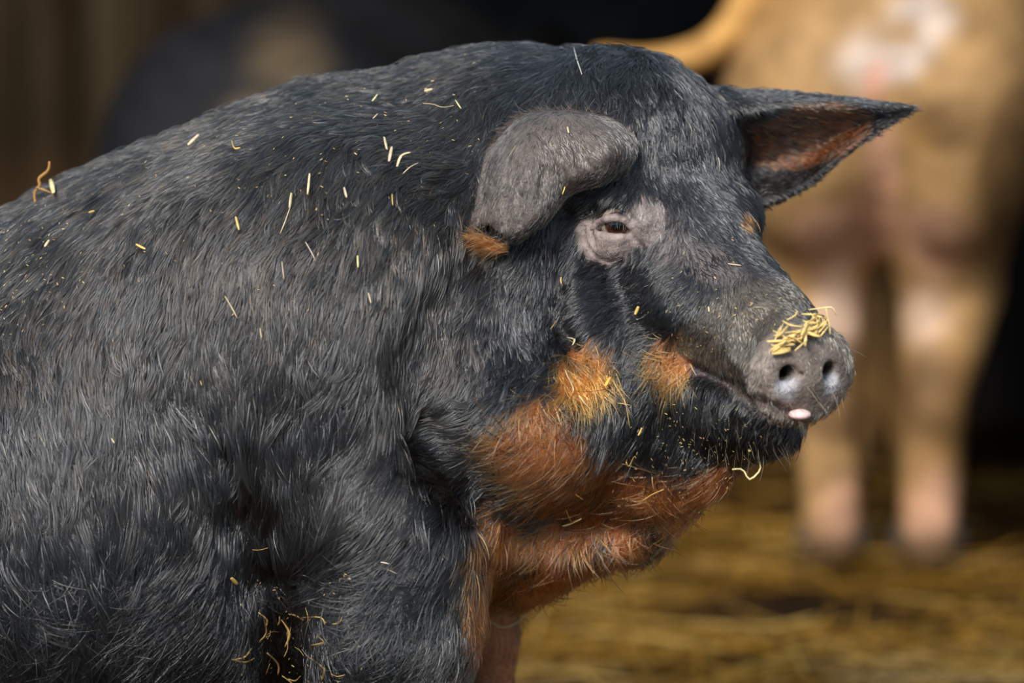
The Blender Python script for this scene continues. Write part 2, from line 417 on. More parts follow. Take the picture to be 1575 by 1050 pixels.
# eye: socket, lids, bag
EC = sk.trace([(943, 348)])[0]; eg = sk.grad(EC[None])[0]
EYE = EC - eg * 13.0; ER = 27.0
sk.ell(EYE + eg * 12, (32, 18, 26), 8, np.stack((unit(np.cross(eg, (0, 1, 0))), np.cross(eg, unit(np.cross(eg, (0, 1, 0)))), eg)), cut=True)
def lid(uv, out):                                 # lid edges hug the eyeball
    o = []
    for (u, v), e in zip(uv, out):
        x = Q(u, v, EYE[2]); dx, dy = x[0] - EYE[0], x[1] - EYE[1]; rr = ER + e
        h = rr * rr - dx * dx - dy * dy
        o.append((x[0], x[1], EYE[2] - math.sqrt(max(h, 30))))
    return o
sk.chain(lid([(911, 352), (919, 343), (932, 337), (947, 335), (960, 338), (969, 347), (977, 359), (985, 373)], [4] * 8), [4, 5, 6, 6.2, 6, 5.5, 4.5, 3.5], 4)
sk.chain(lid([(912, 356), (923, 362.5), (940, 366), (955, 366), (968, 365), (979, 371)], [4] * 6), [4, 5.5, 6, 6, 5, 3.5], 4)
bagp = sk.trace([(936, 378), (915, 372), (955, 380)])
sk.ell(bagp[0] + eg * 1, (33, 20, 17), 12, np.stack((unit(np.cross(eg, (0, 1, 0))), np.cross(eg, unit(np.cross(eg, (0, 1, 0)))), eg)))
groove([(897, 350), (897, 368), (905, 385), (918, 398), (935, 405), (955, 406), (968, 396)], [2, 2.5, 3, 3, 3, 3, 2], 6)
groove([(912, 352), (911, 366), (914, 378)], [2, 2.5, 1.5], 5)
groove([(903, 338), (920, 323), (942, 316), (962, 322), (972, 336)], [2, 3, 3, 3, 2], 8)
groove([(978, 368), (985, 378), (990, 390)], [2, 3, 2], 6)
FE = H(0, -118, 2)
sk.ell(FE, (26, 22, 22), 12)

gx = axis([(-1180, 560, 11), (560, 700, 6), (700, 875, 4), (875, 1010, 2.5), (1010, 1420, 3.6)])
gy = axis([(50, 290, 4), (290, 420, 2.5), (420, 720, 4), (720, 960, 6), (960, 1460, 11)])
gz = axis([(-520, -400, 4), (-400, -220, 3.4), (-220, 60, 6), (60, 460, 11)])
PV, PF = sk.mesh(gx, gy, gz)
PN = sk.grad(PV)
PU, PVv = q2uv(PV)

def kdist(pts, p):
    kd = kdtree.KDTree(len(pts))
    for i, x in enumerate(pts): kd.insert(x, i)
    kd.balance(); return np.fromiter((kd.find(x)[2] for x in p), float, len(p))
def near_mask(pts, p, r0, r1):
    out = np.zeros(len(p)); lo, hi = pts.min(0) - r1, pts.max(0) + r1
    m = ((p > lo) & (p < hi)).all(1); out[m] = 1 - sstep(r0, r1, kdist(pts, p[m])); return out
def blobs(u, v, L):                                # soft elliptical patches on the picture of the coat, (u, v, ru, rv, rotation)
    out = np.full(len(u), -1.0)
    for (cu, cv, ru, rv, a) in L:
        a = math.radians(a); x = (u - cu) * math.cos(a) + (v - cv) * math.sin(a); y = -(u - cu) * math.sin(a) + (v - cv) * math.cos(a)
        out = np.maximum(out, 1 - np.sqrt((x / ru) ** 2 + (y / rv) ** 2))
    return out
GINGER = [(905, 575, 60, 62, 0), (1030, 560, 48, 58, 20), (878, 703, 160, 98, 20), (1060, 775, 70, 45, -30), (960, 745, 190, 60, -12), (1100, 735, 90, 35, -30), (838, 632, 55, 52, 0),
          (880, 850, 200, 85, -20), (770, 850, 70, 115, 0), (738, 930, 34, 90, 8), (765, 1000, 50, 140, 0), (1146, 338, 12, 22, 0)]
BLACKJAW = [(1010, 665, 130, 62, 12), (1150, 665, 90, 55, 0), (960, 640, 60, 40, 20)]
def markings(q):
    """region weights for any skin point: from where on the animal it lies"""
    u, v = q2uv(q); n1 = vnoise(q, 30, 1) * .16 + vnoise(q, 11, 2) * .10
    gi = sstep(.0, .48, blobs(u, v, GINGER) + n1) * (1 - sstep(.05, .3, blobs(u, v, BLACKJAW) + n1)) * (q[:, 2] < 250)
    h = to_head(q)
    dl = (q - DC) @ DR.T
    disc = sstep(-8, 6, dl[:, 0]) * (np.hypot(dl[:, 1] / 96, dl[:, 2] / 82) < 1)
    muz = sstep(190, 235, h[:, 0] - .25 * h[:, 2] + n1 * 60) * sstep(-120, -95, h[:, 2] + n1 * 40) * (np.abs(h[:, 1]) < 130)
    en = near_mask(ear_n, q, 11, 16); ef = near_mask(ear_f, q, 12, 17)
    inner = ef * sstep(.0, .35, blobs(u, v, [(1240, 208, 115, 56, -12)]) + n1 * .3)
    eye = sstep(.05, .45, blobs(u, v, [(938, 366, 60, 54, 10)]) + n1) * .95 + .4 * sstep(.05, .45, blobs(u, v, [(985, 345, 44, 56, 30)]) + n1) + .35 * sstep(.05, .6, blobs(u, v, [(1020, 370, 90, 55, 40), (1090, 405, 80, 40, 20)]) + n1)
    eye = np.clip(eye, 0, 1) * (1 - en) * (1 - ef)
    return dict(u=u, v=v, gi=gi * (1 - ef) * (1 - en), disc=disc, muz=muz * (1 - disc), en=en, ef=ef, inner=inner, eye=eye, h=h, dl=dl)
mk = markings(PV)
def lay(base, col, w): return base + (np.asarray(col) - base) * w[:, None]
skin = np.tile((.014, .013, .014), (len(PV), 1)).astype(float)
skin = lay(skin, (.26, .092, .042), mk['gi'])
skin = lay(skin, (.060, .047, .036), mk['muz'])
skin = lay(skin, (.27, .21, .195), mk['eye'])
skin = lay(skin, (.085, .066, .058), mk['en'])
kd = kdtree.KDTree(len(ear_n))
for i, x in enumerate(ear_n): kd.insert(x, i)
kd.balance(); er = np.full(len(PV), 30)
for i in np.where(mk['en'] > .05)[0]: er[i] = kd.find(PV[i])[1] // 60
skin = lay(skin, (.030, .022, .018), mk['en'] * np.maximum(sstep(45, 50, er), 1 - sstep(1, 6, er)))
skin = lay(skin, (.022, .018, .017), mk['ef'])
skin = lay(skin, (.16, .060, .025), mk['inner'])
skin = lay(skin, (.185, .145, .122), mk['disc'])
nost = np.zeros(len(PV))
for sg in (1, -1): nost = np.maximum(nost, 1 - sstep(10, 26, np.linalg.norm(PV - D(28, sg * 38, -12), axis=1)))
skin = lay(skin, (.40, .38, .41), nost * mk['disc'])
inn = np.zeros(len(PV))
for sg in (1, -1): inn = np.maximum(inn, 1 - sstep(12, 20, np.linalg.norm(PV - D(2, sg * 34, 9), axis=1)))
skin = lay(skin, (.03, .02, .02), inn)
mouth = 1 - sstep(4, 12, kdist(sk.trace([(1226, 637), (1210, 633), (1195, 629), (1175, 621), (1155, 612), (1115, 592), (1080, 574)]), PV))
skin = lay(skin, (.05, .025, .028), mouth * .8)
M_skin = tinted('pig_skin', .5, .35, bump=.5, bscale=260)
pig = empty('pig', q2w(Q(300, 1420, 0)) * np.array((1, 1, 0)))
props(pig, 'black and ginger hairy pig with straw on its snout, sharp in front', 'pig', kind='thing')
body = mesh_obj('body', q2w(PV), PF, M_skin, pig, cols=skin)

# eyes, tongue, hooves
def uv_ball(c, r, ax, nseg=28, nring=18):          # ball whose pole looks along ax; colours by ring
    z = unit(np.asarray(ax, float)); x = unit(np.cross(z, (0, 1, .1))); y = np.cross(z, x); V, C, F = [], [], []
    for i in range(nring + 1):
        th = math.pi * i / nring
        for j in range(nseg):
            ph = 2 * math.pi * j / nseg
            V.append(np.asarray(c) + r * (z * math.cos(th) + math.sin(th) * (x * math.cos(ph) + y * math.sin(ph))))
            dg = math.degrees(th)
            C.append((.004, .004, .005) if dg < 26 else (.040, .014, .006) if dg < 48 else (.30, .24, .20))
    for i in range(nring):
        for j in range(nseg):
            a, b_ = i * nseg + j, i * nseg + (j + 1) % nseg; F.append((a, a + nseg, b_ + nseg, b_))
    return np.array(V), F, np.array(C)
M_eye = tinted('wet_eye', .04, .6, var=.1)
for c, r_, ax in ((EYE, ER, (-.12, .05, -1)), (FE, 22, unit(-hB + hF * .4))):
    V, F, C = uv_ball(c, r_, ax); mesh_obj('eye', q2w(V), F, M_eye, pig, cols=C)
tg = Sculpt(); TP = sk.trace([(1228, 632)])[0]
tg.ell(TP + nF * 4 + nC * -4, (16, 17, 8), 4, DR)
V, F = tg.mesh(axis([(TP[0] - 40, TP[0] + 40, 2.5)]), axis([(TP[1] - 40, TP[1] + 40, 2.5)]), axis([(TP[2] - 40, TP[2] + 40, 2.5)]))
M_tongue = plain('wet_tongue', (.80, .56, .53), .25, .5, .1, sss=.2)
props(mesh_obj('tongue', q2w(V), F, M_tongue, pig), 'pink wet tongue tip')
M_hoof = plain('hoof_horn', (.06, .05, .045), .5, .3)
for (u, w) in ((622, -215), (748, 105), (-790, -190), (-790, 230)):
    hf = Sculpt(); bq = Q(u, 1405, w)
    zq = (q2w(bq)[2]) / S                           # height above the floor, in pixels
    for sg in (-1, 1): hf.chain([bq + (0, -10, sg * 17), bq + (22, zq - 24, sg * 20)], [28, 22], 8)
    a = [axis([(bq[i] - 90, bq[i] + 110, 6)]) for i in range(3)]
    V, F = hf.mesh(*a); mesh_obj('hoof', q2w(V), F, M_hoof, pig)

# ------------------------------------------------------------------ the coat
GUIDES = [  # u, v, du, dv, length
    (50, 350, -.6, .8, 40), (300, 230, -.75, .6, 34), (600, 110, -.85, .45, 30), (800, 85, -.7, .5, 28), (930, 100, -.2, .7, 26), (-300, 500, -.5, .8, 45), (-600, 800, -.3, 1, 45),
    (300, 400, -.35, 1, 44), (100, 600, .15, 1, 50), (100, 800, .25, 1, 50), (300, 620, .12, 1, 52), (450, 520, -.15, 1, 50), (600, 400, -.4, 1, 42), (580, 600, -.2, 1, 50), (500, 300, -.55, .9, 36),
    (700, 250, -.7, .6, 32), (450, 760, .1, 1, 46), (600, 730, -.6, .7, 50), (690, 850, -.85, .45, 50), (550, 880, -.85, .4, 46), (680, 990, -.5, .9, 30), (250, 900, -.5, .7, 46), (60, 980, .1, 1, 50), (450, 980, .1, 1, 40),
    (680, 480, -.4, .95, 46), (720, 420, -.4, .95, 40), (800, 450, -.2, 1, 24), (740, 560, -.3, 1, 34), (830, 520, -.2, 1, 26), (720, 650, -.95, .25, 56), (680, 690, -.9, .4, 56), (780, 740, -.85, .4, 56), (870, 720, -.85, .3, 52),
    (900, 570, -.3, 1, 44), (1030, 560, -.5, .85, 38), (1000, 650, -.45, .85, 34), (1150, 665, -.2, 1, 26), (1100, 720, -.4, .8, 30), (1000, 750, -.6, .7, 46), (850, 870, -.2, 1, 42), (960, 830, .05, 1, 34), (770, 850, -.5, .9, 36), (765, 1000, -.1, 1, 14),
    (1000, 180, .05, 1, 26), (950, 130, -.15, 1, 28), (1080, 240, .2, 1, 24), (1060, 150, .1, 1, 24), (1100, 330, .3, 1, 18), (1080, 390, .5, .8, 16), (1150, 420, .6, .7, 13), (1010, 330, -.1, 1, 14), (1030, 430, -.6, .5, 16),
    (940, 450, -.85, .4, 22), (900, 490, -.75, .6, 26), (980, 500, -.85, .4, 22), (890, 320, -.7, .55, 34), (930, 290, -.6, .6, 22), (870, 400, -.3, 1, 20), (1120, 520, -.3, .7, 8), (1180, 470, .5, .6, 8),
    (1130, 200, .6, .3, 18), (1250, 150, .95, .1, 18), (1330, 160, 1, .1, 16), (1250, 220, .75, .25, 15), (1170, 300, .7, .3, 16), (1290, 240, .8, .0, 10), (1230, 285, .8, .1, 12), (800, 280, -.1, 1, 8), (920, 220, .5, .5, 6), (750, 250, -.5, .9, 24)]
GA = np.array(GUIDES, float)
def lookup(u, v):
    d2 = (u[:, None] - GA[None, :, 0]) ** 2 + (v[:, None] - GA[None, :, 1]) ** 2 + 300
    w = d2 ** -1.8; w /= w.sum(1, keepdims=True)
    return w @ GA[:, 2:5]
def curves_obj(name, P, rad, tint, m, parent, label=None):
    """P (n, k, 3) metres, rad (n, k), tint (n, 3): one strand each"""
    n, k, _ = P.shape
    cu = bpy.data.hair_curves.new(name); cu.add_curves([k] * n)
    loc = np.array(parent.location)
    cu.attributes['position'].data.foreach_set('vector', (P - loc).astype(np.float32).ravel())
    ra = cu.attributes.get('radius') or cu.attributes.new('radius', 'FLOAT', 'POINT'); ra.data.foreach_set('value', rad.astype(np.float32).ravel())
    ta = cu.attributes.new('tint', 'FLOAT_COLOR', 'CURVE'); c = np.ones((n, 4), np.float32); c[:, :3] = tint; ta.data.foreach_set('color', c.ravel())
    cu.materials.append(m); o = bpy.data.objects.new(name, cu); COL.objects.link(o); o.parent = parent
    if label: o['label'] = label
    return o
tri = np.concatenate((PF[:, [0, 1, 2]], PF[:, [0, 2, 3]]))
A, B_, C_ = PV[tri[:, 0]], PV[tri[:, 1]], PV[tri[:, 2]]
area = np.linalg.norm(np.cross(B_ - A, C_ - A), axis=1) * .5
cen = (A + B_ + C_) / 3; cu_, cv_ = q2uv(cen)
facing = -PN[tri[:, 0], 2]
wt = area * np.where(facing > -.25, 1.0, .25)
wt *= np.where((cu_ < -60) | (cv_ > 1110), .18, 1.0)
wt *= np.where(cu_ > 640, 1.7, 1.0)
wt[(cv_ > 1400)] = 0
N = int(250000 * HAIR)
ti = rng.choice(len(tri), N, p=wt / wt.sum()); r1, r2 = np.sqrt(rng.random(N)), rng.random(N)
bc = np.stack((1 - r1, r1 * (1 - r2), r1 * r2), 1)
hp = (PV[tri[ti]] * bc[:, :, None]).sum(1); hn = unit((PN[tri[ti]] * bc[:, :, None]).sum(1))
hm = markings(hp); hu, hv = hm['u'], hm['v']
keep = np.ones(N, bool)
keep &= ~((hm['disc'] > .5) & (rng.random(N) > .14) & (np.hypot(hm['dl'][:, 1] / 70, hm['dl'][:, 2] / 58) < 1))
keep &= ~((hm['disc'] > .5) & (np.hypot((np.abs(hm['dl'][:, 1]) - 36) / 16, (hm['dl'][:, 2] - 4) / 14) < 1))
keep &= ~((hm['disc'] > .5) & (rng.random(N) > .6))
keep &= ~((hm['en'] > .5) & (rng.random(N) > .8))
keep &= ~((hm['eye'] > .3) & (rng.random(N) < .8 * hm['eye']))
keep &= ~(np.hypot((hu - 943) / 36, (hv - 350) / 22) < 1)
keep &= ~((hv > 930) & (hu > 690) & (rng.random(N) > .5))
hp, hn, hu, hv = hp[keep], hn[keep], hu[keep], hv[keep]
hm = {k: v[keep] for k, v in hm.items()}; N = len(hp)
lk = np.concatenate([lookup(hu[i:i + 20000], hv[i:i + 20000]) for i in range(0, N, 20000)])
fd = np.stack((lk[:, 0], lk[:, 1], np.zeros(N)), 1); fd = unit(fd)
ang = vnoise(hp, 55, 5) * .38 + vnoise(hp, 18, 6) * .36 + rng.normal(0, .16, N)
wild = (hm['gi'] > .4) | (hv > 880); ang += np.where(wild, rng.normal(0, .42, N), 0)
ca, sa = np.cos(ang), np.sin(ang)
fd = np.stack((fd[:, 0] * ca - fd[:, 1] * sa, fd[:, 0] * sa + fd[:, 1] * ca, fd[:, 2]), 1)
far = hn[:, 2] > .3; fd[far, 0] = -.5; fd[far, 1] = .8; fd[far, 2] = 0
ht = unit(fd - hn * (fd * hn).sum(1)[:, None])
L = lk[:, 2] * rng.uniform(.6, 1.25, N) * (1 + .2 * vnoise(hp, 40, 8))
L = np.where(hm['muz'] > .5, rng.uniform(5, 11, N), L)
L = np.where(hm['disc'] > .5, rng.uniform(4, 9, N) + 4 * sstep(.7, .9, np.hypot(hm['dl'][:, 1] / 84, hm['dl'][:, 2] / 71)), L)
L = np.where(hm['en'] > .5, rng.uniform(5, 13, N), L)
L = np.where(hm['eye'] > .5, rng.uniform(4, 9, N), L)
lift = np.clip(rng.normal(.26, .10, N) + .17 * vnoise(hp, 48, 41) + .12 * vnoise(hp, 20, 42), .02, .8) + np.where(hm['gi'] > .4, .10, 0)
stray = (rng.random(N) < .05) & (L > 15); L = np.where(stray, L * 1.4, L); lift = np.where(stray, lift + .25, lift)
lift = np.where(hm['disc'] > .5, rng.uniform(.3, .75, N), lift)
lift = np.where((hm['en'] > .5) | (hm['eye'] > .5), .18, lift)
K = 6; st = np.linspace(0, 1, K)[None, :, None]
side = np.cross(hn, ht); cur = rng.normal(0, .16, N) + np.where(wild, rng.normal(0, .4, N), 0)
HP = hp[:, None] + L[:, None, None] * (ht[:, None] * st + hn[:, None] * (lift[:, None, None] * (st - .55 * st ** 2)) + side[:, None] * (cur[:, None, None] * st ** 2))
HP[:, :, 1] += (L[:, None] * .10) * st[:, :, 0] ** 2                  # a little weight
# locks: tips drawn towards a neighbour's tip
nc = N // 14; ci = rng.choice(N, nc, replace=False); kd = kdtree.KDTree(nc)
for j, i in enumerate(ci): kd.insert(hp[i], j)
kd.balance(); own = ci[np.fromiter((kd.find(p)[1] for p in hp), int, N)]
pull = np.clip(.55 + .25 * vnoise(hp, 60, 9) - np.where(wild, .4, 0), 0, .9); pull *= np.linalg.norm(hp - hp[own], axis=1) < 26
pull *= np.clip((L - 14) / 14, 0, 1)
HP += (HP[own] - HP) * (pull[:, None, None] * st ** 1.5)
# colours of single hairs
rn = rng.random(N)
tint = np.tile((.010, .010, .0115), (N, 1)).astype(float) * rng.uniform(.5, 1.6, (N, 1))
dust_or_sheen = sstep(-.6, .8, vnoise(hp, 120, 12) * .35 + vnoise(hp, 30, 13) * .2 + (520 - hv) / 700) * (1 - sstep(640, 800, hu))
tint = lay(tint, (.085, .055, .034), dust_or_sheen * (rn < .42) * .85)
tint = lay(tint, (.20, .15, .09), (rn > .985) * .8)
tint = lay(tint, (.11, .115, .125), (rng.random(N) < .13) * rng.uniform(.3, 1, N))
ging = np.where(rng.random((N, 1)) < .5, (.42, .112, .024), (.22, .056, .015)) * rng.uniform(.7, 1.25, (N, 1))
bright = np.maximum(0, blobs(hu, hv, [(905, 575, 70, 70, 0), (1030, 560, 60, 65, 20)]))
ging = ging + (np.array((.50, .135, .020)) - ging) * np.clip(bright * 1.5, 0, .75)[:, None]
isg = hm['gi'] * (.86 + .3 * vnoise(hp, 26, 31)) > rng.random(N) * .85 + .08
tint[isg] = ging[isg]
tint = lay(tint, (.30, .22, .13), ((hm['muz'] > .5) & (rn < .45)) * .8)
tint = lay(tint, (.42, .33, .22), ((hm['disc'] > .5) & (rn < .8)) * .9)
tint = lay(tint, (.17, .125, .10), ((hm['en'] > .5) & (rn < .6)) * .8)
tint = lay(tint, (.42, .38, .36), ((hm['eye'] > .4) & (rn < .75)) * .8)
tint = lay(tint, (.20, .07, .026), ((hm['inner'] > .3) & (rn < .6)) * .9)
tint = lay(tint, (.12, .11, .105), sstep(0, .5, blobs(hu, hv, [(690, 1020, 55, 100, 0)])) * (rn < .6))
tip = np.array([1, .95, .85, .72, .5, .18])[None]
rad = .00042 * rng.uniform(.75, 1.25, N)[:, None] * np.where(L < 14, .55, 1.0)[:, None] * tip
M_hair = hair_mat('pig_bristle')
bk = ~isg & (hm['disc'] < .5)
curves_obj('black_coat', q2w(HP[bk]), rad[bk], tint[bk], M_hair, pig, 'black bristly coat dusted with chaff')
curves_obj('ginger_coat', q2w(HP[isg]), rad[isg], tint[isg], M_hair, pig, 'ginger hair on cheeks, throat and foreleg')
ds = (hm['disc'] >= .5) & ~isg
curves_obj('snout_bristles', q2w(HP[ds]), rad[ds], tint[ds], M_hair, pig, 'short pale bristles round the snout disc')

bvh = BVHTree.FromPolygons(PV.tolist(), PF.tolist())
def hit(u, v):
    o = Q(u, v, -900); d = unit(Q(u, v, 0) - o); h = bvh.ray_cast(Vector(o), Vector(d))
    if h[0] is None: return None
    nn = np.array(h[1]); return np.array(h[0]), (nn if nn @ d < 0 else -nn)
# whiskers, lashes, ear tuft
def strands(roots, dirs, length, bend, k=6):
    roots = np.asarray(roots); dirs = unit(np.asarray(dirs)); s_ = np.linspace(0, 1, k)[None, :, None]
    return roots[:, None] + length[:, None, None] * (dirs[:, None] * s_ + bend[:, None] * s_ ** 2)
R_, D_ = [], []
for _ in range(230):
    u, v = (rng.uniform(1060, 1235), rng.uniform(610, 700)) if rng.random() < .75 else (rng.uniform(1180, 1300), rng.uniform(440, 640))
    h = hit(u, v)
    if h is None: continue
    R_.append(h[0]); D_.append(h[1] * .55 + np.array((rng.normal(.15, .35), rng.normal(.45, .4), -.1)))
R_, D_ = np.array(R_), np.array(D_); n_ = len(R_)
wp = strands(R_, D_, rng.uniform(16, 42, n_), rng.normal(0, .12, (n_, 3)) + (0, .12, 0))
curves_obj('whiskers', q2w(wp), .00016 * np.ones((n_, 1)) * tip, np.where(rng.random((n_, 1)) < .4, (.14, .09, .045), (.02, .017, .014)), M_hair, pig, 'long thin whiskers on chin and snout')
lu = np.linspace(916, 964, 15); R_ = np.array(lid([(u, 339 + 8 * ((u - 943) / 25) ** 2) for u in lu], [9] * 15))
wp = strands(R_, np.stack((rng.normal(-.15, .15, 15), np.full(15, .7), np.full(15, -.8)), 1), rng.uniform(10, 17, 15), np.tile((0., .25, .1), (15, 1)))
curves_obj('eyelashes', q2w(wp), .00016 * np.ones((15, 1)) * tip, np.tile((.5, .42, .34), (15, 1)), M_hair, pig, 'pale upper eyelashes')
n_ = 700; R_ = np.stack((rng.uniform(722, 780, n_), np.zeros(n_), np.zeros(n_)), 1)
R_ = np.array([Q(u, 364 + 16 * (u - 730) / 48 + rng.normal(0, 4), -296 + rng.normal(0, 12)) for u in R_[:, 0] + 4])
dd = np.stack((-.95 + rng.normal(0, .25, n_), .12 + rng.normal(0, .3, n_), rng.normal(-.1, .2, n_)), 1)
wp = strands(R_, dd, rng.uniform(14, 44, n_), rng.normal(0, .14, (n_, 3)))
curves_obj('ear_tuft', q2w(wp), .0003 * np.ones((n_, 1)) * tip, np.where(rng.random((n_, 1)) < .6, (.42, .11, .022), (.14, .04, .012)), M_hair, pig, 'rusty tuft under the folded ear')

fr = np.concatenate((ear_n.reshape(60, 60, 3)[2:5, :52].reshape(-1, 3), ear_n.reshape(60, 60, 3)[:, 0:2].reshape(-1, 3)))
R_ = fr[rng.integers(0, len(fr), 1500)] + rng.normal(0, 3, (1500, 3)); cc = ear_n.mean(0)
dd = unit((R_ - cc) * (1, 1, .3)) * .6 + np.array((-.45, .35, -.25)) + rng.normal(0, .22, (1500, 3))
wp = strands(R_, dd, rng.uniform(12, 30, 1500), rng.normal(0, .15, (1500, 3)) + (0, .2, 0))
curves_obj('ear_fringe', q2w(wp), .00024 * np.ones((1500, 1)) * tip, np.where(rng.random((1500, 1)) < .5, (.075, .034, .022), (.03, .022, .018)), M_hair, pig, 'dark brown fringe round the folded ear')

# ------------------------------------------------------------------ straw and chaff on the pig
def straw_piece(name, uvs, wd, col, label, group=None, off=10, cat='straw', fl=.32, lift_end=0):
    pts = []; last = None
    uv = np.asarray(uvs, float)
    if len(uv) == 2: uv = np.array([uv[0], uv.mean(0), uv[1]])
    for i, (u, v) in enumerate(uv):
        h = hit(u, v)
        if h is None:
            if last is None: continue
            q = Q(u, v, last)
        else: q = h[0] + h[1] * (off + lift_end * i)
        last = q[2]; pts.append(q)
    if len(pts) < 2: return None
    if len(pts) > 2: pts = spline_rows(np.array(pts), 2 * len(pts) + 1)
    P = q2w(np.array(pts)); V, F, C = straw_mesh([(P, wd * S * .8, fl, np.asarray(col))], 6)
    c = P.mean(0); o = mesh_obj(name, np.array(V) - c, F, M_straw, cols=C); o.location = c
    return props(o, label, cat, group)
PALE, GOLD, GREEN, BROWN = (.62, .50, .30), (.66, .42, .12), (.72, .62, .30), (.40, .22, .08)
